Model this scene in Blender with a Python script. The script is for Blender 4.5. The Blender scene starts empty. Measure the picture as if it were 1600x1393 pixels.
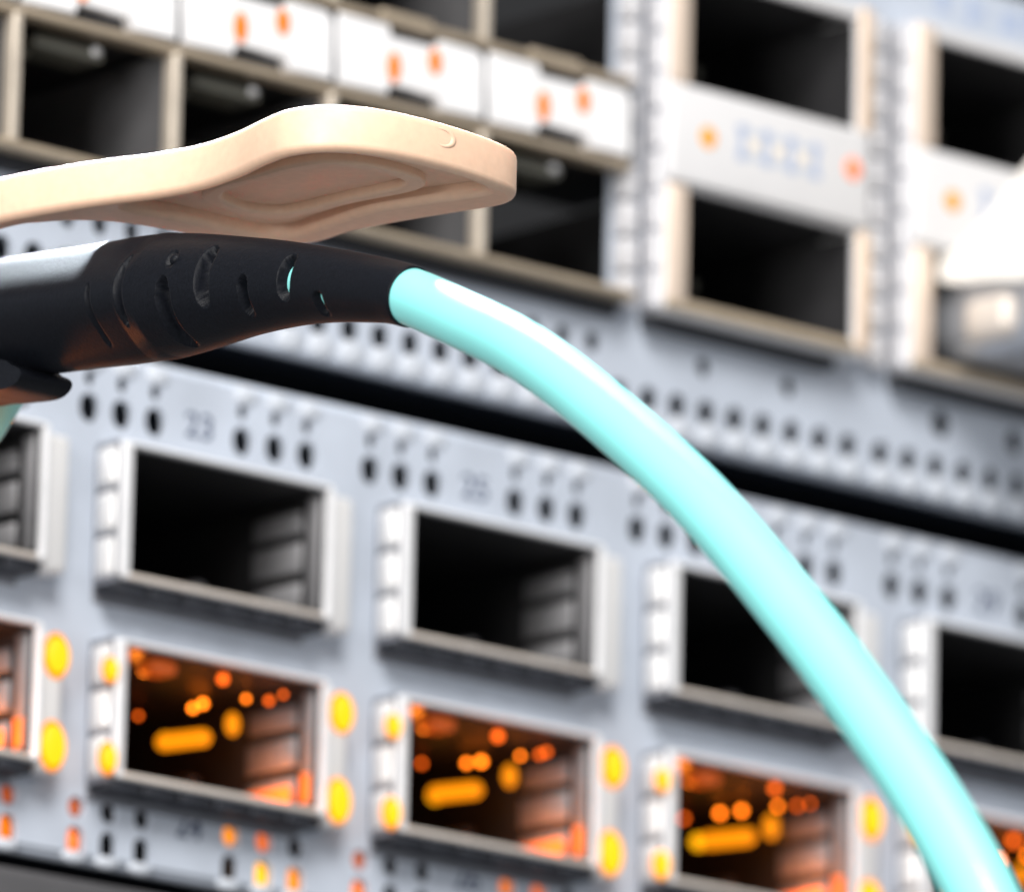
import bpy, bmesh, math, random
from mathutils import Vector, Matrix
random.seed(7)
S = 0.001                                   # everything below is written in millimetres
scene = bpy.context.scene
col = scene.collection

# ------------------------------------------------------------------ camera
TH, PH, RO = math.radians(40.97066), math.radians(13.6), math.radians(1.27218)
CAM = Vector((-413.1435, -517.8574, -159.3310))
d = Vector((math.sin(TH)*math.cos(PH), math.cos(TH)*math.cos(PH), math.sin(PH)))
r = Vector((math.cos(TH), -math.sin(TH), 0)); u = r.cross(d)
r2 = math.cos(RO)*r + math.sin(RO)*u; u2 = -math.sin(RO)*r + math.cos(RO)*u
camd = bpy.data.cameras.new('camera'); cam = bpy.data.objects.new('camera', camd); col.objects.link(cam)
M = Matrix((r2, u2, -d)).transposed().to_4x4(); M.translation = CAM*S
cam.matrix_world = M
camd.sensor_width = 36.0; camd.lens = 14468.8/1600*36
camd.clip_start = 0.01; camd.clip_end = 20
camd.dof.use_dof = True; camd.dof.focus_distance = 0.600
camd.dof.aperture_fstop = 47; camd.dof.aperture_blades = 0
scene.camera = cam

# ------------------------------------------------------------------ world and lamps
w = bpy.data.worlds.new('World'); scene.world = w; w.use_nodes = True
bg = w.node_tree.nodes['Background']; bg.inputs[0].default_value = (0.94, 0.96, 1.0, 1); bg.inputs[1].default_value = 0.31

def area(name, pos, target, size, power, colour, spread=180):
    l = bpy.data.lights.new(name, 'AREA'); l.spread = math.radians(spread); l.energy = power; l.size = size*S; l.color = colour
    o = bpy.data.objects.new(name, l); col.objects.link(o)
    p = Vector(pos); o.location = p*S
    o.rotation_euler = (Vector(target)-p).to_track_quat('-Z', 'Y').to_euler()
area('key_lamp', (-480, -760, 840), (20, 0, 5), 520, 20.5, (1.0, 0.965, 0.93))
area('top_lamp', (100, 246, 362), (-45, -18, -3), 90, 0.4, (0.82, 0.92, 1.0), 11)
area('side_lamp', (-700, -330, 60), (10, 0, 5), 300, 4.6, (1.0, 0.97, 0.94))
scene.view_settings.view_transform = 'Standard'; scene.view_settings.look = 'None'
scene.view_settings.exposure = 0.0; scene.view_settings.gamma = 1.0
scene.render.engine = 'CYCLES'
scene.cycles.use_denoising = True
scene.cycles.max_bounces = 8
scene.cycles.sample_clamp_indirect = 3.0

# ------------------------------------------------------------------ materials
def mat(name, base, rough=0.5, metal=0.0, noise=0.0, nscale=900, bump=0.0, spec=0.5, coat=0.0, sss=0.0, emit=None, estr=0.0):
    m = bpy.data.materials.new(name); m.use_nodes = True
    nt = m.node_tree; b = nt.nodes['Principled BSDF']
    b.inputs['Roughness'].default_value = rough; b.inputs['Metallic'].default_value = metal
    b.inputs['Specular IOR Level'].default_value = spec; b.inputs['Coat Weight'].default_value = coat
    b.inputs['Base Color'].default_value = (*base, 1)
    if sss:
        b.inputs['Subsurface Weight'].default_value = sss
        b.inputs['Subsurface Radius'].default_value = (1.0, 0.6, 0.4); b.inputs['Subsurface Scale'].default_value = 0.0012
    if emit:
        b.inputs['Emission Color'].default_value = (*emit, 1); b.inputs['Emission Strength'].default_value = estr
    if noise or bump:
        tc = nt.nodes.new('ShaderNodeTexCoord'); n = nt.nodes.new('ShaderNodeTexNoise')
        n.inputs['Scale'].default_value = nscale; n.inputs['Detail'].default_value = 6
        nt.links.new(tc.outputs['Object'], n.inputs['Vector'])
        if noise:
            rp = nt.nodes.new('ShaderNodeValToRGB')
            rp.color_ramp.elements[0].position = 0.3; rp.color_ramp.elements[1].position = 0.7
            rp.color_ramp.elements[0].color = (*[max(0, c*(1-noise)) for c in base], 1)
            rp.color_ramp.elements[1].color = (*[min(1, c*(1+noise)) for c in base], 1)
            nt.links.new(n.outputs['Fac'], rp.inputs['Fac']); nt.links.new(rp.outputs['Color'], b.inputs['Base Color'])
        if bump:
            bp = nt.nodes.new('ShaderNodeBump'); bp.inputs['Strength'].default_value = bump; bp.inputs['Distance'].default_value = 0.0001
            nt.links.new(n.outputs['Fac'], bp.inputs['Height']); nt.links.new(bp.outputs['Normal'], b.inputs['Normal'])
    return m
PAINT = mat('pale_paint', (0.46, 0.51, 0.59), 0.45, noise=0.09, nscale=160, bump=0.2)
FRAME = mat('bright_nickel', (0.82, 0.83, 0.85), 0.42, metal=0.15, noise=0.04, nscale=500)
FINGER = mat('polished_finger', (0.78, 0.78, 0.78), 0.35, metal=0.2)
TAN = mat('warm_reflection_nickel', (0.47, 0.39, 0.29), 0.38, metal=0.45, noise=0.08, nscale=400)  # tan tone holds the nickel's warm reflections
SHELL = mat('shaded_cage_steel', (0.032, 0.032, 0.034), 0.5, metal=0.2, noise=0.15, nscale=300)  # shade inside the ports put into the steel's dark tone
CONTACT = mat('grey_contact', (0.25, 0.25, 0.26), 0.5, metal=0.2, noise=0.1, nscale=400)
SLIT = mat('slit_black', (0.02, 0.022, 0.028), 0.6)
CHEEK = mat('shaded_divider_steel', (0.10, 0.10, 0.104), 0.5, metal=0.2, noise=0.1, nscale=300)  # divider sides inside the ports, their shade put into the grey
SHADELINE = mat('grey_shade_line', (0.20, 0.21, 0.24), 0.5)
LIP = mat('tan_reflection', (0.72, 0.65, 0.58), 0.4, metal=0.2, noise=0.06, nscale=300)
STACKRECESS = mat('pale_recess', (0.42, 0.43, 0.47), 0.5)
DIVIDER = mat('pale_nickel', (0.62, 0.55, 0.46), 0.35, metal=0.4, noise=0.1, nscale=500)
SHELFM = mat('dark_grey_paint', (0.07, 0.07, 0.075), 0.5, noise=0.1, nscale=300)
STACK = mat('matt_nickel', (0.66, 0.66, 0.67), 0.45, metal=0.1, noise=0.05, nscale=400)
PEACH = mat('peach_bar', (0.70, 0.58, 0.48), 0.4, metal=0.2)
BLOCK = mat('white_light_block', (0.66, 0.66, 0.67), 0.45, noise=0.02, nscale=300)
STACKFINGER = mat('matt_finger', (0.60, 0.60, 0.62), 0.4, metal=0.2, noise=0.05, nscale=600)
GASKET = mat('dark_gasket', (0.028, 0.031, 0.04), 0.5, metal=0.3, noise=0.2, nscale=500)
OLIVE = mat('dull_spring_steel', (0.20, 0.20, 0.17), 0.4, metal=0.5)
WHITE = mat('white_plastic', (0.80, 0.80, 0.81), 0.4, noise=0.02, nscale=300)
BLACK = mat('black_void', (0.012, 0.013, 0.015), 0.7)
BLOB = mat('pale_lit_hole', (0.53, 0.57, 0.63), 0.5)
INK = mat('grey_ink', (0.07, 0.09, 0.15), 0.6)
BLUEINK = mat('pale_blue_ink', (0.36, 0.43, 0.58), 0.6)
BEIGE = mat('beige_dot', (0.80, 0.70, 0.55), 0.5)
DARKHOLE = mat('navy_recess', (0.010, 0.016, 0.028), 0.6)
def mixmat():
    m = mat('tan_rubber', (0.89, 0.60, 0.425), 0.45, bump=0.16, nscale=1400, sss=0.12, noise=0.04)
    return m
TABM = mixmat()
RUBBER = mat('black_rubber', (0.006, 0.007, 0.010), 0.42, bump=0.22, nscale=5200, noise=0.25, spec=0.11)
AQUA = mat('aqua_jacket', (0.27, 0.80, 0.78), 0.45, noise=0.02, nscale=200, bump=0.05, spec=0.6, coat=0.25)
SILVER = mat('brushed_silver', (0.56, 0.58, 0.62), 0.36, metal=0.7, noise=0.06, nscale=250)
IVORY = mat('ivory_plastic', (0.90, 0.87, 0.82), 0.4)
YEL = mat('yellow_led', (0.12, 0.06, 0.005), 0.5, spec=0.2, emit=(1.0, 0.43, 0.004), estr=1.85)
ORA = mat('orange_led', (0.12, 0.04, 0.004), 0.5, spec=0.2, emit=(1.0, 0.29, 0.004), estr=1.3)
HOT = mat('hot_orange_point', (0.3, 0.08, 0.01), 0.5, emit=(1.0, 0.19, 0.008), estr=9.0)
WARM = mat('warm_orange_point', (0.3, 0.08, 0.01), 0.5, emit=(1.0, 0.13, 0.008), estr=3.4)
DIM = mat('dim_orange_glow', (0.5, 0.15, 0.03), 0.4, emit=(1.0, 0.16, 0.012), estr=0.85)
FAINT = mat('faint_orange_glow', (0.3, 0.08, 0.02), 0.4, emit=(1.0, 0.14, 0.01), estr=0.32)
SMALLORA = mat('orange_light_pipe', (0.2, 0.06, 0.004), 0.5, spec=0.2, emit=(1.0, 0.20, 0.0), estr=0.95)
AMBER = mat('amber_light_pipe', (0.3, 0.12, 0.01), 0.5, spec=0.2, emit=(1.0, 0.36, 0.01), estr=0.85)
SOFTORA = mat('pale_orange_light_pipe', (0.7, 0.2, 0.08), 0.5, emit=(1.0, 0.18, 0.06), estr=0.4)

# ------------------------------------------------------------------ mesh helpers
class MB:
    def __init__(s): s.v = []; s.f = []; s.m = []; s.sm = []
    def add(s, vs, fs, mi=0, smooth=False):
        o = len(s.v); s.v += [tuple(p) for p in vs]
        for f in fs: s.f.append([o+i for i in f]); s.m.append(mi); s.sm.append(smooth)
    def box(s, x0, x1, y0, y1, z0, z1, mi=0, b=0.0, seg=2):
        if b <= 0:
            vs = [(x, y, z) for x in (x0, x1) for y in (y0, y1) for z in (z0, z1)]
            s.add(vs, [(0,1,3,2), (4,6,7,5), (0,4,5,1), (2,3,7,6), (0,2,6,4), (1,5,7,3)], mi); return
        bm = bmesh.new(); bmesh.ops.create_cube(bm, size=1)
        for v in bm.verts:
            v.co = Vector(((x0+x1)/2+v.co.x*(x1-x0), (y0+y1)/2+v.co.y*(y1-y0), (z0+z1)/2+v.co.z*(z1-z0)))
        bmesh.ops.bevel(bm, geom=bm.edges[:], offset=b, segments=seg, affect='EDGES', profile=0.5)
        s.addbm(bm, mi, True)
    def addbm(s, bm, mi=0, smooth=True):
        bm.verts.index_update()
        s.add([v.co.copy() for v in bm.verts], [[v.index for v in f.verts] for f in bm.faces], mi, smooth); bm.free()
    def ell(s, c, rx, ry, rz, mi=0, nu=20, nv=12):
        vs = [(c[0], c[1], c[2]+rz)]; fs = []
        for j in range(1, nv):
            t = math.pi*j/nv
            for i in range(nu):
                a = 2*math.pi*i/nu
                vs.append((c[0]+rx*math.sin(t)*math.cos(a), c[1]+ry*math.sin(t)*math.sin(a), c[2]+rz*math.cos(t)))
        vs.append((c[0], c[1], c[2]-rz)); L = len(vs)-1
        for i in range(nu): fs.append((0, 1+i, 1+(i+1) % nu))
        for j in range(nv-2):
            for i in range(nu):
                a = 1+j*nu+i; b = 1+j*nu+(i+1) % nu; fs.append((a, a+nu, b+nu, b))
        for i in range(nu): fs.append((L, 1+(nv-2)*nu+(i+1) % nu, 1+(nv-2)*nu+i))
        s.add(vs, fs, mi, True)
    def loops(s, ls, mi=0, cap0=False, cap1=False, smooth=True, closed=True):
        n = len(ls[0]); vs = [p for l in ls for p in l]; fs = []
        for j in range(len(ls)-1):
            for i in range(n if closed else n-1):
                a = j*n+i; b = j*n+(i+1) % n; fs.append((a, b, b+n, a+n))
        if cap0: fs.append(tuple(range(n-1, -1, -1)))
        if cap1: fs.append(tuple((len(ls)-1)*n+i for i in range(n)))
        s.add(vs, fs, mi, smooth)
    def build(s, name, mats, parent=None, kind=None, weld=0.0):
        me = bpy.data.meshes.new(name)
        me.from_pydata([(x*S, y*S, z*S) for x, y, z in s.v], [], s.f)
        for m in (mats if isinstance(mats, (list, tuple)) else [mats]): me.materials.append(m)
        for p, mi, sm in zip(me.polygons, s.m, s.sm): p.material_index = mi; p.use_smooth = sm
        bm = bmesh.new(); bm.from_mesh(me)
        if weld: bmesh.ops.remove_doubles(bm, verts=bm.verts, dist=weld*S)
        bmesh.ops.recalc_face_normals(bm, faces=bm.faces)
        bm.to_mesh(me); bm.free(); me.update()
        o = bpy.data.objects.new(name, me); col.objects.link(o)
        if parent is not None: o.parent = parent
        if kind: o['kind'] = kind
        return o

def rr(x0, x1, z0, z1, rad, n=5):                     # rounded rectangle in XZ, counter-clockwise
    pts = []
    for cx, cz, a0 in ((x1-rad, z1-rad, 0), (x0+rad, z1-rad, 90), (x0+rad, z0+rad, 180), (x1-rad, z0+rad, 270)):
        for i in range(n+1):
            a = math.radians(a0+90*i/n); pts.append((cx+rad*math.cos(a), cz+rad*math.sin(a)))
    return pts
def rect_ring(mb, o, i, y0, y1, b=0.3, mi=0, ro=0.6, ri=0.3):   # rectangular ring, front face at y0
    def L(q, rad, y): return [(x, y, z) for x, z in rr(q[0], q[1], q[2], q[3], max(rad, 0.02))]
    def g(q, k): return (q[0]-k, q[1]+k, q[2]-k, q[3]+k)
    c = b*0.3
    mb.loops([L(o, ro, y1), L(o, ro, y0+b), L(g(o, -c), ro, y0+c), L(g(o, -b), ro-b*.5, y0), L(g(i, b), ri+b*.5, y0), L(g(i, c), ri, y0+c), L(i, ri, y0+b), L(i, ri, y1)], mi)

def plate(mb, outline, holes, y0, t, b=0.0, mi=0, horizontal=False):   # polygon with holes, extruded
    def area2(p): return sum(p[i][0]*p[(i+1) % len(p)][1]-p[(i+1) % len(p)][0]*p[i][1] for i in range(len(p)))
    cu = bpy.data.curves.new('plate', 'CURVE'); cu.dimensions = '2D'; cu.fill_mode = 'BOTH'
    for k, pts in enumerate([outline]+holes):
        if (area2(pts) > 0) == (k > 0): pts = pts[::-1]
        sp = cu.splines.new('POLY'); sp.points.add(len(pts)-1); sp.use_cyclic_u = True
        for q, p in zip(sp.points, pts): q.co = (p[0], p[1], 0, 1)
    cu.extrude = t/2-b; cu.bevel_depth = b; cu.bevel_resolution = 3; cu.offset = -b
    o = bpy.data.objects.new('plate', cu); col.objects.link(o)
    me = bpy.data.meshes.new_from_object(o.evaluated_get(bpy.context.evaluated_depsgraph_get()))
    if horizontal: vs = [(v.co.x, v.co.y, y0+t/2+v.co.z) for v in me.vertices]
    else: vs = [(v.co.x, y0+t/2-v.co.z, v.co.y) for v in me.vertices]
    mb.add(vs, [list(p.vertices) for p in me.polygons], mi, b > 0)
    bpy.data.objects.remove(o); bpy.data.curves.remove(cu); bpy.data.meshes.remove(me)

def text_mesh(name, s, x, z, y, size, m, parent):
    cu = bpy.data.curves.new('t', 'FONT'); cu.body = s; cu.size = size; cu.extrude = 0.02; cu.offset = 0.02
    cu.space_character = 1.05
    o = bpy.data.objects.new('t', cu); col.objects.link(o)
    me = bpy.data.meshes.new_from_object(o.evaluated_get(bpy.context.evaluated_depsgraph_get()))
    mb = MB(); mb.add([(x+v.co.x, y-v.co.z, z+v.co.y) for v in me.vertices], [list(p.vertices) for p in me.polygons])
    bpy.data.objects.remove(o); bpy.data.curves.remove(cu); bpy.data.meshes.remove(me)
    return mb.build(name, m, parent)

def catmull(pts, k=6, closed=True):
    out = []; n = len(pts)
    for i in range(n if closed else n-1):
        g = (lambda j: pts[j % n]) if closed else (lambda j: pts[min(max(j, 0), n-1)])
        p0, p1, p2, p3 = g(i-1), g(i), g(i+1), g(i+2)
        for t in [q/k for q in range(k)]:
            out.append(tuple(0.5*(2*b+(c-a)*t+(2*a-5*b+4*c-e)*t*t+(3*b-a-3*c+e)*t**3) for a, b, c, e in zip(p0, p1, p2, p3)))
    if not closed: out.append(tuple(pts[-1]))
    return out

def thing(name, label, cat, loc=(0, 0, 0), group=None):
    o = bpy.data.objects.new(name, None); col.objects.link(o)
    o.location = Vector(loc)*S; o.empty_display_size = 0.005
    o['label'] = label; o['category'] = cat
    if group: o['group'] = group
    return o
def tag(o, label, cat, group=None):
    o['label'] = label; o['category'] = cat
    if group: o['group'] = group
def offset(o, x, y, z): o.location = (x*S, y*S, z*S)
def dup(o, parent):
    c = o.copy(); col.objects.link(c); c.parent = parent
    for ch in list(o.children): dup(ch, c)
    return c

# ------------------------------------------------------------------ setting: dark inside of the rack
mb = MB(); mb.box(-160, 230, 70, 74, -120, 150)
mb.build('backdrop_wall', BLACK, kind='structure')

YP = 2.8                                              # the faceplates stand 2.8 mm behind the port frames
FX, FZ = 2.43, 0.90                                   # parallax of a point on them against the frames' plane
PITCH, ROW, OW, OH = 27.18, 14.85, 18.5, 9.3

# ------------------------------------------------------------------ lower switch
low = thing('network_switch', 'pale grey lower switch with two rows of wide ports, the bottom row lit amber', 'network switch', (0, 0, -32))
def to_low(o): o.location = (o.location.x, o.location.y, o.location.z+32*S)
def circle(cx, cz, rx, rz, n=14, flat=0.0):
    return [(cx+rx*math.cos(2*math.pi*i/n), cz+rz*math.sin(2*math.pi*i/n)) for i in range(n)]
def slot(cx, cz, w, h): return rr(cx-w/2, cx+w/2, cz-h/2, cz+h/2, w*0.48, 3)

COLS = list(range(-3, 6))
holes = []; up_holes = []; low_small = []; low_big = []
for c in COLS:
    x0 = c*PITCH
    for ox in (-4.72, -1.65, 1.5, 9.9, 13.1, 16.2):
        up_holes.append((x0+ox+FX, 2.25+FZ)); holes.append(slot(x0+ox+FX, 2.25+FZ, 1.85, 2.2))
        holes.append(slot(x0+ox+FX, 4.5+FZ, 1.0, 1.15))
        low_small.append((x0+ox+FX, -27.72+FZ)); holes.append(slot(x0+ox+FX, -27.72+FZ, 1.5, 1.6))
        low_big.append((x0+ox+FX, -30.25+FZ)); holes.append(slot(x0+ox+FX, -30.25+FZ, 1.55, 2.3))
    for q in (0, 1):
        holes.append(rr(x0-1.2, x0+19.5, -q*ROW-OH-0.5, -q*ROW+0.5, 0.3, 2))
mb = MB(); ZT, ZB = 6.85+FZ, -31.75+FZ
plate(mb, rr(-95, 160, ZB+0.6, ZT-0.6, 0.1, 1), holes, YP, 0.45)
# folded top and bottom flanges
def fold(mb, z, sgn, depth=60):
    prof = [(YP+0.0, z)] + [(YP+0.6-0.6*math.cos(a), z+sgn*0.6*math.sin(a)) for a in [math.radians(t) for t in (0, 22, 45, 67, 90)]] + [(YP+depth, z+sgn*0.6), (YP+depth, z), (YP+0.6, z)]
    mb.loops([[(-95, y, zz) for y, zz in prof], [(160, y, zz) for y, zz in prof]], 0, True, True)
fold(mb, ZT-0.61, 1, 1.3); fold(mb, ZB+0.61, -1, 1.3)
fp = mb.build('faceplate', PAINT, low); to_low(fp)
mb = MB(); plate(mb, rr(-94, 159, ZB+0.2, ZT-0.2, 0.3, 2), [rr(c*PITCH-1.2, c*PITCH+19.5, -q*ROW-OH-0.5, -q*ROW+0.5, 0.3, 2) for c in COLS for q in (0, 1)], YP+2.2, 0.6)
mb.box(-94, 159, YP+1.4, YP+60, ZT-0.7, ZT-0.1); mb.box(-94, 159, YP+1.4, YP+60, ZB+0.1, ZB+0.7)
inner = mb.build('shade_liner', DARKHOLE, low); to_low(inner)  # dark sheet and bars: shade in holes and gap put into colour
# pale bumps by the holes, their lit parts put into shape and colour
dm = None
def hole_blob(x, z, parent, fix, rx=1.25, rz=0.85):
    global dm
    if dm is None:
        b = MB(); b.ell((0, 0, 0), 1.0, 1.0, 1.0, 0, 16, 8); dm = b.build('lit_hole_blob', BLOB); dm.parent = parent; o = dm
    else:
        o = dm.copy(); col.objects.link(o); o.parent = parent
    o.location = (x*S, (YP+0.02)*S, (z+fix)*S); o.scale = (rx, 0.35, rz)
    return o
for c in range(-1, 4):
    for ox in (-4.72, -1.65, 1.5, 9.9, 13.1, 16.2):
        hole_blob(c*PITCH+ox+FX+0.15, 5.75+FZ, fp, 0, 1.1, 0.75)
        hole_blob(c*PITCH+ox+FX-0.15, -31.45+FZ, fp, 0, 1.1, 0.5)
for c, a, b in ((-1, '19', '20'), (0, '23', '24'), (1, '25', '26'), (2, '27', '28'), (3, '29', '30')):
    if c < 0: a, b = '21', '22'
    text_mesh('port_number', a, c*PITCH+4.35+FX, 1.75+FZ, YP-0.03, 2.7, INK, fp)
    text_mesh('port_number', b, c*PITCH+4.55+FX, -28.5+FZ, YP-0.03, 2.5, INK, fp)

# port cage prototype (local origin: upper left corner of the opening, frame's front plane y = 0)
def make_cage(lit):
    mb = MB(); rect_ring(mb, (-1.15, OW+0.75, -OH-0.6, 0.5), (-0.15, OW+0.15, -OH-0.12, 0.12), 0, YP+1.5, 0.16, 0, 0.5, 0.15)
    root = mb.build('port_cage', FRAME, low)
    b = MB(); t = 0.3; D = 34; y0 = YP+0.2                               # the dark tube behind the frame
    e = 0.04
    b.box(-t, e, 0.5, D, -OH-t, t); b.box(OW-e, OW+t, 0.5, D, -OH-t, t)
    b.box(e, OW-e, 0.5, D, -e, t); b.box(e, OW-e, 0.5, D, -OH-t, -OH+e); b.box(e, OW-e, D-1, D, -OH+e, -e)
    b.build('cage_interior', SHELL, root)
    for k in range(3):                                                     # springs on the outside left cheek
        z1 = 0.0-k*3.4; z0 = z1-2.95; f = MB()
        prof = [(0.25, 0.0), (0.55, 0.32), (1.1, 0.48), (1.8, 0.48), (2.3, 0.32), (2.65, -0.1)]
        ls = [[(-1.42-q*sc, y, z) for y, q in prof] for z, sc in ((z1, 0.3), (z1-0.2, 0.85), (z1-0.45, 1), (z0+0.45, 1), (z0+0.2, 0.85), (z0, 0.3))]
        f.loops(ls, 0, True, True, True, False)
        f.build('spring_finger', FINGER, root)
    f = MB(); f.box(-1.5, -1.33, 0.2, YP, -10.2, 0.5); f.box(-1.5, OW, YP-.12, YP-.02, -OH-2.1, -OH-.8); f.build('cheek_strip', SHADELINE, root)  # grey strips: shadow lines beside the fingers and under the frame, as colour
    f = MB(); f.box(-0.3, OW-0.2, -0.06, 0.4, -OH-0.52, -OH-0.14, 0, 0.05, 2); f.build('bottom_lip', LIP, root)  # strip whose tan holds the warm reflection along the frame's bottom
    f = MB(); f.box(OW+0.7, OW+3.1, 0.55, YP+0.2, -OH-1.1, 0.0, 0, 0.5, 3); f.build('white_bar', FINGER, root)  # white bar right of the opening
    for k in range(6):                                                     # gasket fingers under the frame, shade there put into their dark colour
        f = MB(); x0 = -1.3+k*3.4; f.box(x0, x0+3.15, 0.3, YP-0.05, -OH-1.5, -OH-0.58, 0, 0.12, 1); f.build('gasket_finger', GASKET, root)
    for k, (za, zb) in enumerate(((-1.2, -2.9), (-3.6, -5.9), (-6.7, -8.6))):   # contact blocks on the right cheek
        f = MB(); f.box(OW-0.5, OW-0.05, 2.6, 8.2, zb, za, 0, 0.12, 1)
        f.build('contact_block', CONTACT, root)
    f = MB(); f.box(OW-0.28, OW-0.05, 0.7, 2.1, -OH+0.3, -0.3, 0, 0.08, 1); f.build('contact_strip', CONTACT, root)
    f = MB(); f.box(13.2, 14.4, 9.0, 14.0, -OH+0.1, -OH+3.0, 0, 0.2, 1); f.build('connector_block', CONTACT if not lit else GASKET, root)
    if lit:
        def glow_dot(name, c, rx, ry, rz, m):
            if m is YEL and name == 'indicator_led':
                f = MB(); f.ell((0, 0, 0), rx*1.28, ry*0.6, rz*1.22, 0, 20, 12); o = f.build('led_lens', ORA, root); offset(o, c[0], c[1]+0.12, c[2])
            f = MB(); f.ell((0, 0, 0), rx, ry, rz, 0, 20, 12); o = f.build(name, m, root); offset(o, *c); return o
        glow_dot('indicator_led', (20.75, 0.4, -1.7), 1.0, 0.5, 1.4, YEL)
        glow_dot('indicator_led', (20.65, 0.4, -8.4), 1.08, 0.5, 1.55, YEL)
        glow_dot('indicator_led', (-1.75, -0.05, -2.05), 0.62, 0.55, 0.85, YEL)
        glow_dot('indicator_led', (-1.75, -0.05, -8.65), 0.72, 0.6, 1.0, YEL)
        f = MB(); n = 12                                                   # added glowing bar in place of an LED-lit edge inside the port
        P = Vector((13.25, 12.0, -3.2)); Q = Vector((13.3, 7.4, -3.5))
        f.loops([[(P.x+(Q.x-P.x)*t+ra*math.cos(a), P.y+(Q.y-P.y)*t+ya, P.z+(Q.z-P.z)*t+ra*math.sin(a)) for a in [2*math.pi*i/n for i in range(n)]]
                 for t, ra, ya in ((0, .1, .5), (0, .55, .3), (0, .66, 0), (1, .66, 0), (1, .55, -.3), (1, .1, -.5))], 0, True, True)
        f.build('lit_edge_bar', ORA, root)
        glow_dot('lit_glint', (13.6, 12.6, -3.0), 0.6, 0.4, 0.55, YEL)
        glow_dot('lit_glint', (15.3, 6.0, -2.35), 0.6, 0.4, 0.85, ORA)
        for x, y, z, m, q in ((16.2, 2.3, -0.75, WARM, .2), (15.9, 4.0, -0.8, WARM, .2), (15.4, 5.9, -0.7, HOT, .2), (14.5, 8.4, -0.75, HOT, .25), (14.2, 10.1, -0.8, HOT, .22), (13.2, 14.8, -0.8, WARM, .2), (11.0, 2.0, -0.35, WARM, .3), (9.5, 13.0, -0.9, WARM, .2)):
            glow_dot('lit_glint', (x, y, z), q, q, q, m)  # glowing points stand in for LED reflections on the contacts
        f = MB(); f.box(3.4, 5.6, 1.2, 3.4, -1.2, -0.1, 0, 0.4, 2); f.build('lit_glint', FAINT, root)  # glowing block stands in for the soft orange glow near the ceiling
        f = MB(); f.box(OW-0.75, OW-0.52, 2.6, 8.0, -8.7, -7.3, 0, 0.1, 1); f.build('wall_glow', DIM, root)  # emissive patches: orange LED reflection on the right wall put into material
        f = MB(); f.box(OW-0.34, OW-0.26, 0.9, 2.0, -8.8, -6.6, 0, 0.02, 1); f.build('wall_glow', DIM, root)
    return root
dark = make_cage(False); lit = make_cage(True)
BASE = {ch.name: ch.location.copy() for ch in lit.children}
first = {0: dark, 1: lit}; used = {0: False, 1: False}
for c in range(-2, 5):
    for q in (0, 1):
        o = dup(first[q], low) if used[q] else first[q]; used[q] = True
        o.location = (c*PITCH*S, 0, (-q*ROW+32)*S)
        if q == 1:
            o['label'] = 'lit port with amber lights at its corners'
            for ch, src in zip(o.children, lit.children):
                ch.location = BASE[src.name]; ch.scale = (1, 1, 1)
                if ch.name.startswith('lit_glint') and ch.location.length > 0:
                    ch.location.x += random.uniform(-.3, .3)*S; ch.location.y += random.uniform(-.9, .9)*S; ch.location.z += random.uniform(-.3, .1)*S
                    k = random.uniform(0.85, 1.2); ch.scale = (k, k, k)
                elif ch.name.startswith('lit_edge_bar'):
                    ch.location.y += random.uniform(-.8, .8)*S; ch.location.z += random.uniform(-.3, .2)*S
                elif ch.name.startswith(('indicator_led', 'led_lens')):
                    ch.scale = (ch.scale.x*random.uniform(.93, 1.05), 1, random.uniform(.92, 1.06))
            for px, py, pz, e in ((15.0, 4.0, -8.2, 0.0016), (4.0, 4.0, -1.2, 0.0006)):  # added point lights strengthening the orange glow inside each lit port
                l = bpy.data.lights.new('port_glow_fill', 'POINT'); l.energy = e*random.uniform(.8, 1.25); l.color = (1.0, 0.22, 0.015); l.shadow_soft_size = 0.0006
                lo = bpy.data.objects.new('port_glow_fill', l); col.objects.link(lo); lo.location = Vector((c*PITCH+px, py, -q*ROW+pz))*S
# status lights glowing in some of the bottom holes
def status(x, z, m, rx=0.75, rz=1.0):
    b = MB(); b.ell((0, 0, 0), rx, 0.4, rz, 0, 14, 8); o = b.build('amber_light', m, fp); offset(o, x, YP+0.6, z); return o
P1 = [-4.72, -1.65, 1.5, 9.9, 13.1, 16.2]
def sl(c, k, big, m):
    status(c*PITCH+P1[k]+FX, (-30.25 if big else -27.72)+FZ, m, 0.72, 1.05 if big else 0.72)
for a in ((0, 3, 0, ORA), (0, 4, 0, DIM), (0, 0, 1, DIM), (0, 4, 1, YEL), (0, 5, 1, ORA), (-1, 4, 1, DIM), (-1, 5, 1, SMALLORA), (1, 0, 1, DIM), (1, 3, 0, SMALLORA), (1, 4, 0, DIM), (0, 0, 0, FAINT), (1, 0, 0, FAINT), (-1, 5, 0, FAINT), (1, 4, 1, ORA)): sl(*a)

sh = thing('rack_shelf', 'dark grey shelf edge just below the lower switch along the bottom of the frame', 'shelf', (0, 0, -34))
mb = MB(); mb.box(-95, 160, 2.2, 60, -46, -33.0+FZ, 0, 0.8, 3); o = mb.build('shelf_panel', SHELFM, sh); o.location.z = 34*S
mb = MB(); mb.box(-95, 160, 0.9, 2.3, -46, -35.0, 0, 0.4, 2); o = mb.build('shelf_lip', SHELFM, sh); o.location.z = 34*S

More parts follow.
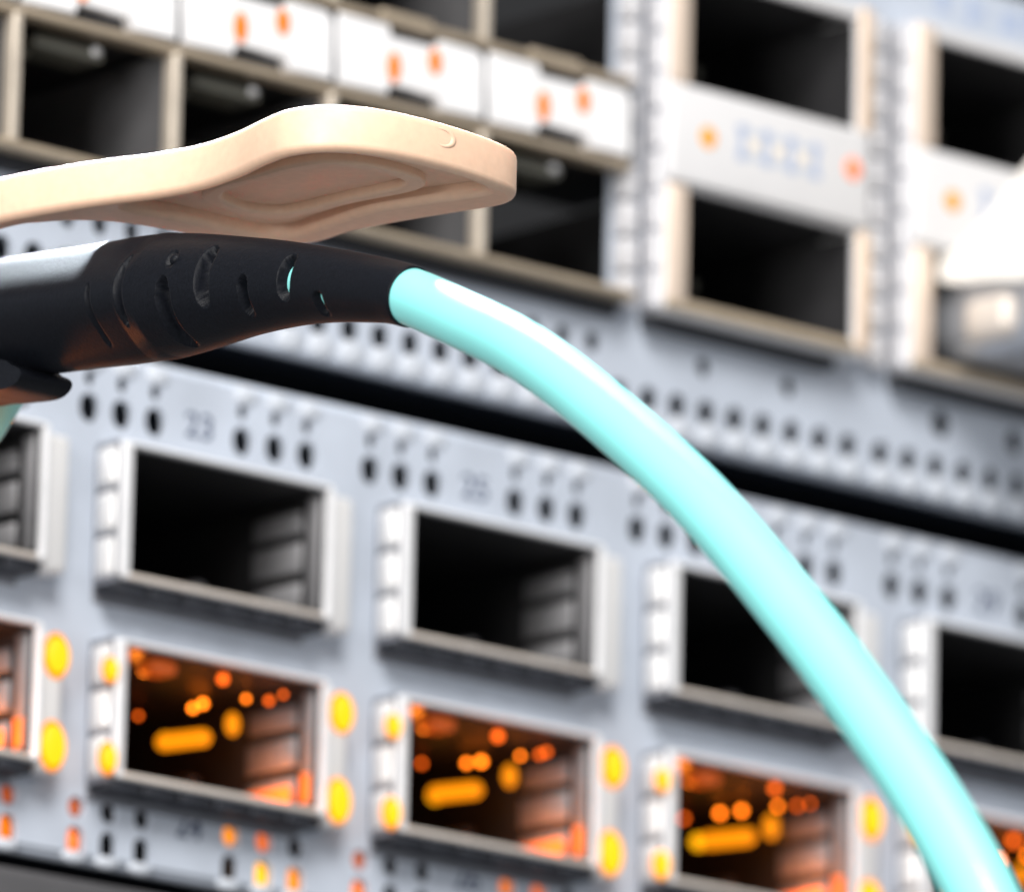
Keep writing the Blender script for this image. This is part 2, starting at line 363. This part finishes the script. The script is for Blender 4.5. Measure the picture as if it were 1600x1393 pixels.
# ------------------------------------------------------------------ upper switch
upp = thing('network_switch', 'pale upper switch with white light strips and square black ports above a dark gap', 'network switch', (0, 0, 9.75))
def to_upp(o): o.location = (o.location.x, o.location.y, o.location.z-9.75*S)
UB, UT = 9.75+FZ, 54.6
holes = []; dots = []
XS = [(-13.4+3.045*k) for k in range(-8, 29)] + [75.42+3.045*k for k in range(0, 12)]
for x in XS: holes.append(slot(x+FX, 12.75+FZ, 1.85, 2.1))
for k in range(-14, 18): holes.append(slot(-7.3+3.055*k+FX, 16.3+FZ, 1.45, 1.7))
for x, rd in ((56.3, 0.75), (65.35, 0.75), (82.05, 1.1), (90.3, 1.0)): holes.append(circle(x+FX, 16.4+FZ, rd, rd*1.05))
holes.append(rr(-93, 48.6, 20.5, 50, 0.3, 2)); 
for x0 in (54.2, 80.6): holes.append(rr(x0-1.6, x0+18.6, 21.0, 48.6, 0.3, 2))
mb = MB()
plate(mb, rr(-95, 160, UB+0.6, UT-0.6, 0.1, 1), holes, YP, 0.45)
fold(mb, UB+0.61, -1, 1.3); fold(mb, UT-0.61, 1, 1.3)
ufp = mb.build('faceplate', PAINT, upp); to_upp(ufp)
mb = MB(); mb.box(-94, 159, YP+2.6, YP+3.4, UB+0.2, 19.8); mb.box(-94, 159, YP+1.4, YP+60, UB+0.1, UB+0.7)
o = mb.build('shade_liner', DARKHOLE, upp); to_upp(o)  # same dark backing, shade of holes and gap as colour
for x in XS:
    if x > 12: hole_blob(x+FX+0.2, 10.95+FZ, ufp, 0, 1.3, 1.0)
for x, z, wd, hh in ((81.0, 50.6, 1.3, 1.6), (84.4, 50.2, 0.9, 2.4), (85.5, 50.9, 0.9, 0.9), (88.3, 50.4, 1.9, 1.6), (91, 50.6, 1.3, 2.2)):
    b = MB(); b.box(x+FX, x+FX+wd, YP-0.04, YP+0.01, z+FZ, z+FZ+hh); b.build('printed_mark', BLUEINK, ufp)

# small square ports: one cage with dividers, ledges, white light strips
sfp = bpy.data.objects.new('port_bank', None); col.objects.link(sfp); sfp.parent = upp; sfp.location = (0, 0, -9.75*S); sfp.empty_display_size = .005
DV = [2.96-15.15*5+15.15*k for k in range(0, 9)]           # divider centres ... 2.96, 18.1, 33.26, 48.4
DV = DV[:9]
mb = MB(); mb.box(-90, 49, 34, 35, 19, 52); mb.box(-90, 49, 1.5, 34, 20.2, 20.6); mb.box(-90, 49, 1.5, 34, 50.4, 50.8)
mb.box(-90, 49, 1.5, 34, 31.6, 37.2); mb.build('bank_interior', SHELL, sfp)
mb = MB(); mb.box(-90, 49.0, 0.0, 2.4, 20.45, 21.15, 0, 0.2); mb.build('ledge', TAN, sfp)
mb = MB(); mb.box(-90, 48.4, 0.15, 2.0, 30.75, 31.45, 0, 0.15); mb.build('ledge', TAN, sfp)
mb = MB(); mb.box(-90, 48.4, 0.15, 2.0, 37.55, 38.15, 0, 0.15); mb.build('ledge', TAN, sfp)
mb = MB(); mb.box(-90, 48.6, 1.9, 2.9, 19.4, 20.42, 0, 0.0); mb.build('dark_line', SLIT, sfp)  # dark strip below the ledge
for x in DV[:-1]:
    for za, zb in ((21.1, 30.8), (38.1, 50.4)):
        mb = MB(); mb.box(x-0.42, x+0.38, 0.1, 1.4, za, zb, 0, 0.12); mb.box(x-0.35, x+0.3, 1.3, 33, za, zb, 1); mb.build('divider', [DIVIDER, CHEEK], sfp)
for k in range(len(DV)-1):
    x0, x1 = DV[k]+0.28, DV[k+1]-0.28
    W = x1-x0; cz0, cz1 = 31.75, 37.3
    # one white strip: two end blocks with a notched middle
    nx0, nx1 = x0+0.34*W, x0+0.70*W
    pts = [(x0, cz0), (nx0, cz0), (nx0+.15, cz0+0.85), (nx1-.15, cz0+0.85), (nx1, cz0), (x1, cz0), (x1, cz1-1.0), (x1-0.5, cz1-0.4), (x1-1.0, cz1-0.25), (nx1, cz1-0.25), (nx1-.15, cz1-0.95), (nx0+.15, cz1-0.95), (nx0, cz1-0.1), (x0, cz1-0.1)]
    mb = MB(); plate(mb, pts, [], 0.05, 1.6, 0.12); st = mb.build('light_strip', WHITE, sfp)
    mb = MB(); mb.box(nx0-.1, nx1+.1, 0.9, 1.8, cz0-0.1, cz0+1.2); mb.box(nx0-.1, nx1+.1, 0.9, 1.8, cz1-1.2, cz1-.1); mb.build('notch', SLIT, st)
    mb = MB(); mb.box(x1+0.06, x1+0.5, 0.3, 1.5, cz0, cz1-0.2); mb.build('seam', DARKHOLE, st)
    for fx, z, hh, m in ((0.375, 34.0, 1.15, SMALLORA), (0.655, 35.25, 1.0, SMALLORA)):
        b = MB(); b.ell((0, 0, 0), 0.66, 0.22, hh*1.05, 0, 14, 10); o = b.build('indicator_light', m, st); offset(o, x0+fx*W, 0.02, z)
    for a, dx in ((1, 0), ):
        mb = MB(); mb.box(x0+0.20*W, x0+0.66*W, 2.4, 6.0, 29.4, 30.5, 0, 0.25); mb.box(x0+.10*W, x0+.3*W, 4.5, 8.5, 29.2, 30.3, 0, .2)
        cl = mb.build('spring_clip', OLIVE, sfp)
        b = MB(); b.ell((0, 0, 0), 0.45, 0.3, 0.35, 0, 14, 10); o = b.build('clip_highlight', FRAME, cl); offset(o, x0+0.60*W, 2.3, 30.1)  # bright bead standing in for the clip's round highlight
        mb = MB(); mb.box(x0+0.30*W, x0+0.66*W, 0.3, 1.6, cz1+0.06, cz1+1.25, 0, 0.2); mb.build('spring_clip', TAN, sfp)

# tall port stacks on the right
def make_stack():
    W = 18.0; root = MB()
    def L(y, q): return [(x, y, z) for x, z in q]
    pts = rr(-2.5, W+1.5, 20.1, 49.2, 0.9, 4); h1 = rr(0, W, 21.35, 30.3, 0.25, 3); h2 = rr(0, W, 38.75, 47.9, 0.25, 3)
    plate(root, pts, [h1, h2], 0, YP+1.5, 0.25)
    root = root.build('port_stack', STACK, upp)
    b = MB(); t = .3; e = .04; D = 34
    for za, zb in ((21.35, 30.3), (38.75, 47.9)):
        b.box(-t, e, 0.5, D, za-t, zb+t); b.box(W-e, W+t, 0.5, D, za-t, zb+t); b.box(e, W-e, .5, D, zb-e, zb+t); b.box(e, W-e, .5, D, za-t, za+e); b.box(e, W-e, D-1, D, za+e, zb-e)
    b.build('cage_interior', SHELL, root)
    b = MB(); b.box(-2.3, W-0.2, -0.35, 0.3, 20.35, 21.3, 0, 0.2); b.build('ledge', TAN, root)
    b = MB(); b.box(-2.4, W-1.0, 1.2, YP-0.05, 19.2, 20.08); b.build('dark_line', SLIT, root)
    b = MB(); b.box(-2.55, W+0.7, -0.6, 0.6, 30.55, 38.55, 0, 0.45, 3); lb = b.build('light_block', BLOCK, root)
    for za, zb in ((20.6, 30.5), (38.6, 48.9)):
        b = MB(); b.box(W+0.15, W+1.55, -0.2, 1.0, za, zb, 0, 0.25); b.build('side_bar', mat_bar, root)
        b = MB(); b.box(-2.3, -0.1, -0.35, 1.0, za, zb, 0, 0.4); b.build('side_bar', PEACH, root)
    for k in range(9):
        z1 = 49.0-k*3.2; z0 = z1-2.95; f = MB()
        prof = [(0.35, 0.0), (0.6, 0.3), (1.1, 0.42), (1.8, 0.42), (2.1, 0.25), (2.4, -0.1)]
        ls = [[(-2.48-q*sc, y, z) for y, q in prof] for z, sc in ((z1, 0.3), (z1-0.2, 0.85), (z1-0.45, 1), (z0+0.45, 1), (z0+0.2, 0.85), (z0, 0.3))]
        f.loops(ls, 0, True, True, True, False); f.build('spring_finger', STACKFINGER, root)
    b = MB()
    for k in range(10): b.box(-5.4, -3.75, 1.3, YP+0.1, 20.2+k*2.9, 22.85+k*2.9, 0, 0.3, 2)
    b.build('edge_strip', STACKFINGER, root)
    b = MB(); b.box(-2.62, -2.45, 0.2, YP, 20.4, 49.0); b.build('cheek_strip', STACKRECESS, root)
    for x, z, m, q in ((1.45, 34.65, AMBER, .85), (17.0, 35.15, SOFTORA, .9)):
        b = MB(); b.ell((0, 0, 0), q, .18, q*1.05, 0, 14, 8); o = b.build('indicator_light', m, lb); offset(o, x, -0.6, z)
    for k in range(4):                                          # four printed marks shaped like tall numeral ones
        xc = 5.05+k*2.62; zc = 34.95-0.0*k
        b = MB(); y0, y1 = -0.63, -0.58
        b.box(xc-.55, xc+.55, y0, y1, zc+.75, zc+1.45); b.box(xc-.3, xc+.3, y0, y1, zc-.75, zc+.75); b.box(xc-.55, xc+.55, y0, y1, zc-1.45, zc-.75)
        b.build('printed_mark', BLUEINK, lb)
        if k < 3:
            b = MB(); b.box(xc+.62, xc+2.0, y0, y1, zc+.7, zc+1.2); b.box(xc+.62, xc+2.0, y0, y1, zc-1.2, zc-.7); b.build('printed_mark', INKPALE, lb)
            b = MB(); b.ell((0, 0, 0), .5, .12, .5, 0, 12, 6); o = b.build('light_dot', BEIGE, lb); offset(o, xc+1.31, -0.6, zc)
    for za in (25.8, 43.3):
        f = MB(); f.box(4, 9, 12, 17, za-3.5, za-2.4, 0, .2, 1); f.ell((9.5, 10, za+0.3), .55, .4, .55, 0, 12, 8); f.build('contact_block', OLIVE, root)
    return root
mat_bar = mat('bronze_bar', (0.72, 0.56, 0.42), 0.4, metal=0.3)
INKPALE = mat('pale_grey_ink', (0.52, 0.56, 0.62), 0.6)
s1 = make_stack(); s2 = dup(s1, upp)
s1.location = (54.2*S, 0, -9.75*S); s2.location = (80.7*S, 0, -9.75*S)

# ------------------------------------------------------------------ black plug with boot (foreground)
AX = [(-44.6, -2, -4.65), (-44.2, -18, -4.8), (-44.0, -33.1, -5.29), (-44.0, -40, -5.58), (-44.02, -49.7, -6.45), (-44.23, -58.75, -7.33), (-44.59, -67.8, -8.38), (-44.97, -74.7, -9.61), (-45.44, -81.7, -11.36), (-45.5, -84.4, -12.25)]
RA = [4.1, 4.1, 4.1, 4.08, 4.12, 4.12, 3.15, 2.5, 2.08, 2.0]
dense = catmull([a+(q,) for a, q in zip(AX, RA)], 40, False)
E1 = Vector((-0.94, 0, -0.345))                       # toward the viewer, across the axis
def ring_frame(i, path):
    a = Vector(path[max(i-1, 0)][:3]); b = Vector(path[min(i+1, len(path)-1)][:3]); t = (b-a).normalized()
    e = (E1-t*E1.dot(t)).normalized(); return e, e.cross(t)*1.0, t
SLOTS = [ # y of the slot's middle, half width, lowest and highest angle, depth
    (-55.0, 0.22, -42, 24, 0.45), (-58.3, 0.36, -20, 52, 0.7), (-62.6, 0.62, -62, 24, 1.0), (-66.3, 0.60, -12, 62, 1.25),
    (-70.2, 0.45, -34, 22, 1.4), (-74.2, 0.56, -14, 58, 1.4), (-77.6, 0.42, -46, 0, 1.2), (-62.9, 0.35, 36, 52, 0.5)]
plug = thing('cable_plug', 'black rubber cable plug with slotted boot under the tan pull tab', 'cable plug', (-44.6, 0, -4.65))
mb = MB(); N = 150; ls = []
path = dense[30:]
fine = []
for i in range(len(path)-1):
    for k in (0, 0.5): fine.append(tuple(a+(b-a)*k for a, b in zip(path[i], path[i+1])))
fine.append(path[-1])
for i, p in enumerate(fine):
    e, nrm, t = ring_frame(i, fine)
    if nrm.z < 0: nrm = -nrm
    R = p[3]; ring = []
    body = min(1, max(0, (p[1]+59.5)/2.0))            # squared-off body before the tapering tail
    for j in range(N):
        a = -math.pi+2*math.pi*(j+0.5)/N
        ca, sa = math.cos(a), math.sin(a)
        n = 2.0+1.0*body; cr, sr = math.cos(a+math.radians(28)), math.sin(a+math.radians(28))
        # body section: flattened on top in world axes
        q = R/((abs(cr)**n+abs(sr)**n)**(1/n))*(1.0-0.10*body)
        deg = math.degrees(a); dep = 0
        for ys, hw, a0, a1, dp in SLOTS:
            yl = p[1]-ys+0.004*(deg-(a0+a1)/2)*0.0
            mid, half = (a0+a1)/2, (a1-a0)/2
            k = 1-(abs(deg-mid)/half)**4
            if k <= 0: continue
            ww = hw*math.sqrt(max(0, k))
            f = (ww-abs(yl))/0.10
            dep = max(dep, dp*min(1, max(0, f+0.5)))
        lip = 0
        ring.append(tuple(Vector(p[:3])+(e*ca+nrm*sa)*max(q-dep, 0.4)))
    ls.append(ring)
# rounded end and socket
e, nrm, t = ring_frame(len(fine)-1, fine)
if nrm.z < 0: nrm = -nrm
P = Vector(fine[-1][:3])
def endring(R, off): return [tuple(P+t*off+(e*math.cos(-math.pi+2*math.pi*(j+.5)/N)+nrm*math.sin(-math.pi+2*math.pi*(j+.5)/N))*R) for j in range(N)]
ls += [endring(1.97, 0.15), endring(1.90, 0.22), endring(1.84, 0.15), endring(1.82, -0.6), endring(1.6, -0.8)]
mb.loops(ls, 0, True, True)
boot = mb.build('boot', RUBBER, plug); 
def to_plug(o): o.location = Vector((44.6, 0, 4.65))*S
to_plug(boot)
mb = MB(); mb.box(-53.2, -36.2, -14, 20, -9.0, -0.4, 0, 0.6, 3); to_plug(mb.build('metal_shell', SILVER, plug))
# small moulded nib on the boot and lever underneath
mb = MB(); mb.ell((0, 0, 0), 0.42, 0.42, 0.42, 0, 16, 10); o = mb.build('moulded_nib', RUBBER, plug); to_plug(o)
e, nrm, t = Vector((-0.94, 0, -0.345)), Vector((-0.345, 0, 0.94)), None
pp = Vector((-44.35, -63.2, -7.75)) + (e*math.cos(math.radians(43))+nrm*math.sin(math.radians(43)))*3.55
o.location += pp*S
prof = [(-28, -8.7), (-42.0, -9.2), (-44.8, -10.0), (-45.8, -10.6), (-45.5, -11.2), (-44.2, -11.5), (-41, -11.2), (-38, -10.9), (-28, -10.7)]
prof = catmull(prof, 4)
mb = MB(); mb.loops([[(x, y*1.0, z-0.0) for y, z in prof] for x in (-46.6, -46.3, -42.5, -42.2)], 0, True, True, False)
to_plug(mb.build('release_lever', RUBBER, plug))

# aqua cable leaving the boot and hanging down in front of the ports
CP = [(-44.5, -66.5, -8.25), (-44.97, -74.7, -9.61), (-45.44, -81.7, -11.36), (-45.5, -84.3, -12.22), (-45.5, -89.03, -14.45), (-45.5, -94.9, -17.45), (-45.5, -100.8, -21.3), (-45.5, -109.0, -27.5), (-45.5, -114.3, -32.1), (-45.5, -120.0, -37.7), (-45.5, -123.4, -41.2), (-45.5, -128.6, -46.9), (-45.5, -132.2, -51.1), (-45.5, -135.6, -55.6), (-45.5, -137.8, -59), (-45.5, -141.5, -66), (-45.5, -148, -82), (-45.5, -153, -100)]
def tube(mb, pts, R, n=48, k=8):
    q = catmull(pts, k, False); ls = []
    for i in range(len(q)):
        a = Vector(q[max(i-1, 0)]); b = Vector(q[min(i+1, len(q)-1)]); t = (b-a).normalized()
        e = (Vector((1, 0.02, 0))-t*Vector((1, 0.02, 0)).dot(t)).normalized(); m = e.cross(t)
        rad = R(i/(len(q)-1)) if callable(R) else R
        ls.append([tuple(Vector(q[i])+(e*math.cos(2*math.pi*j/n)+m*math.sin(2*math.pi*j/n))*rad) for j in range(n)])
    mb.loops(ls, 0, True, True)
mb = MB(); tube(mb, CP, lambda s: 1.80+0.32*min(1, max(0, s-.1)*1.5))
cable = mb.build('fiber_cable', AQUA); tag(cable, 'thick aqua cable curving from the black boot down across the ports', 'cable')

C2P = [(-38, -20, -24), (-38, -28.6, -12.9), (-38, -31.6, -10.2), (-38, -34.4, -7.6)]
mb = MB(); tube(mb, C2P, 1.25, 24)
c2 = mb.build('fiber_cable', AQUA); tag(c2, 'sliver of a second aqua cable at the frame edge below the black plug', 'cable')

# ------------------------------------------------------------------ tan pull tab
OUT = [(-49.9, -8), (-49.9, -30), (-49.7, -42.9), (-49.5, -46.7), (-49.0, -49.6), (-48.3, -52.6), (-47.4, -55.5), (-46.2, -58.8), (-45.5, -62.5), (-45.8, -66.5), (-46.6, -70.3), (-46.9, -73), (-46.2, -75.2), (-44.7, -76.7), (-42.4, -77.6), (-39.6, -77.9), (-36.5, -77.8), (-33.2, -77.3), (-30.5, -76.5), (-28.9, -75.2), (-28.5, -73.4), (-29.1, -70.8), (-30.2, -66.3), (-31, -61.8), (-30.9, -57.5), (-32.5, -54.5), (-36, -53), (-39.7, -52.6), (-43, -51.9), (-45.2, -50.6), (-46.9, -48.2), (-47.7, -45), (-47.8, -30), (-47.8, -8)]
RIM = [(-45.9, -55.6), (-44.9, -59), (-44.5, -62.5), (-44.8, -66.5), (-45.6, -70.4), (-45.8, -73), (-45, -74.8), (-43, -76.2), (-39.6, -76.8), (-35, -76.6), (-32.2, -75.8), (-31.6, -74.5), (-33.0, -70), (-33.9, -66), (-33.4, -60), (-33.2, -57.6), (-34.4, -55.9), (-37, -55.6), (-40.5, -55.6), (-43.5, -55.2)]
L1 = [(-42.9, -59.8), (-44, -62.5), (-43.9, -66.6), (-43.8, -69.8), (-42.9, -72.5), (-40.2, -73.9), (-36.4, -73.8), (-34.5, -72.6), (-34.2, -70.4), (-34.9, -66.4), (-35.2, -61.4), (-35.9, -59.2), (-38.2, -58.4), (-41, -58.8)]
L2 = [(-42.0, -60.8), (-42.9, -63), (-42.8, -67), (-42.6, -70), (-41.8, -72), (-39.8, -72.9), (-36.8, -72.7), (-35.6, -71.6), (-35.5, -69.8), (-36.0, -66), (-36.3, -61.8), (-36.9, -60.2), (-38.5, -59.5), (-40.6, -59.9)]
ZB_, TK = -1.0, 3.15
tab = MB()
plate(tab, catmull(OUT, 6), [catmull(RIM, 6)], ZB_, TK, 0.55, 0, True)
plate(tab, catmull([(-46.2, -54.9)]+[(x*1.0-(0.5 if x < -40 else -0.5), y) for x, y in RIM[1:]], 6), [], ZB_+1.0, TK-1.45, 0.0, 0, True)
plate(tab, catmull(L1, 6), [catmull(L2, 6)], ZB_+0.35, 0.95, 0.28, 0, True)
tabo = tab.build('pull_tab', TABM); tag(tabo, 'tan plastic pull tab with a rounded paddle end above the black boot', 'pull tab')
for v in tabo.data.vertices:                        # the strap dips toward its port on the left
    y = v.co.y/S
    if y > -47: v.co.z -= 0.0022*(y+47)**2*S*0.9
b = MB(); n = 24
ls = []
for R, off in ((1.05, 0.05), (0.94, -.05), (0.8, -.075), (0.68, -.05), (0.58, 0.05)):
    ls.append([(-37.6+R*1.2*math.cos(2*math.pi*i/n), -77.83+off, 1.05+R*0.7*math.sin(2*math.pi*i/n)) for i in range(n)])
b.loops(ls); b.build('embossed_ring', TABM, tabo)

# ------------------------------------------------------------------ plugged module at the right edge
mod = thing('transceiver_module', 'blurred silver plug with a curled ivory tab in the right port stack', 'transceiver', (90, 0, 21.8))
def to_mod(o): o.location = Vector((-90, 0, -21.8))*S
mb = MB(); mb.box(82.5, 98.2, -11, 20, 21.9, 28.6, 0, 2.4, 5); to_mod(mb.build('module_body', SILVER, mod))
mb = MB(); mb.box(81.6, 84.4, -7.5, -2.0, 22.6, 26.2, 0, 1.2, 4); to_mod(mb.build('beige_highlight', LIP, mod))  # beige block standing in for the highlight on the body's side
mb = MB(); mb.box(81.6, 98, -26, -10.5, 22.6, 27.6, 0, 1.2, 3); to_mod(mb.build('module_boot', RUBBER, mod))
pr = catmull([(0.0, 29.9), (-1.5, 30.3), (-5, 32.4), (-9, 35.4), (-18, 41.5), (-26, 47), (-26.8, 42.4), (-19, 31.0), (-12, 26.6), (-5, 27.2), (0, 28.0)], 5)
mb = MB(); mb.loops([[(x, y, z) for y, z in pr] for x in (81.5, 82.0, 96.5, 96.8)], 0, True, True, False)
to_mod(mb.build('tab', IVORY, mod))

# added amber light and glowing lens, unseen, tinting the boot's underside orange
b = MB(); b.ell((0, 0, 0), 1.2, 1.2, 0.8, 0, 16, 10); o = b.build('amber_light', ORA, plug); offset(o, -42.5+44.6, -31, -17.2+4.65)
l = bpy.data.lights.new('amber_boot_fill', 'POINT'); l.energy = 0.0011; l.color = (1.0, 0.20, 0.01); l.shadow_soft_size = 0.0012
o = bpy.data.objects.new('amber_boot_fill', l); col.objects.link(o); o.location = Vector((-41.0, -31.5, -16.0))*S
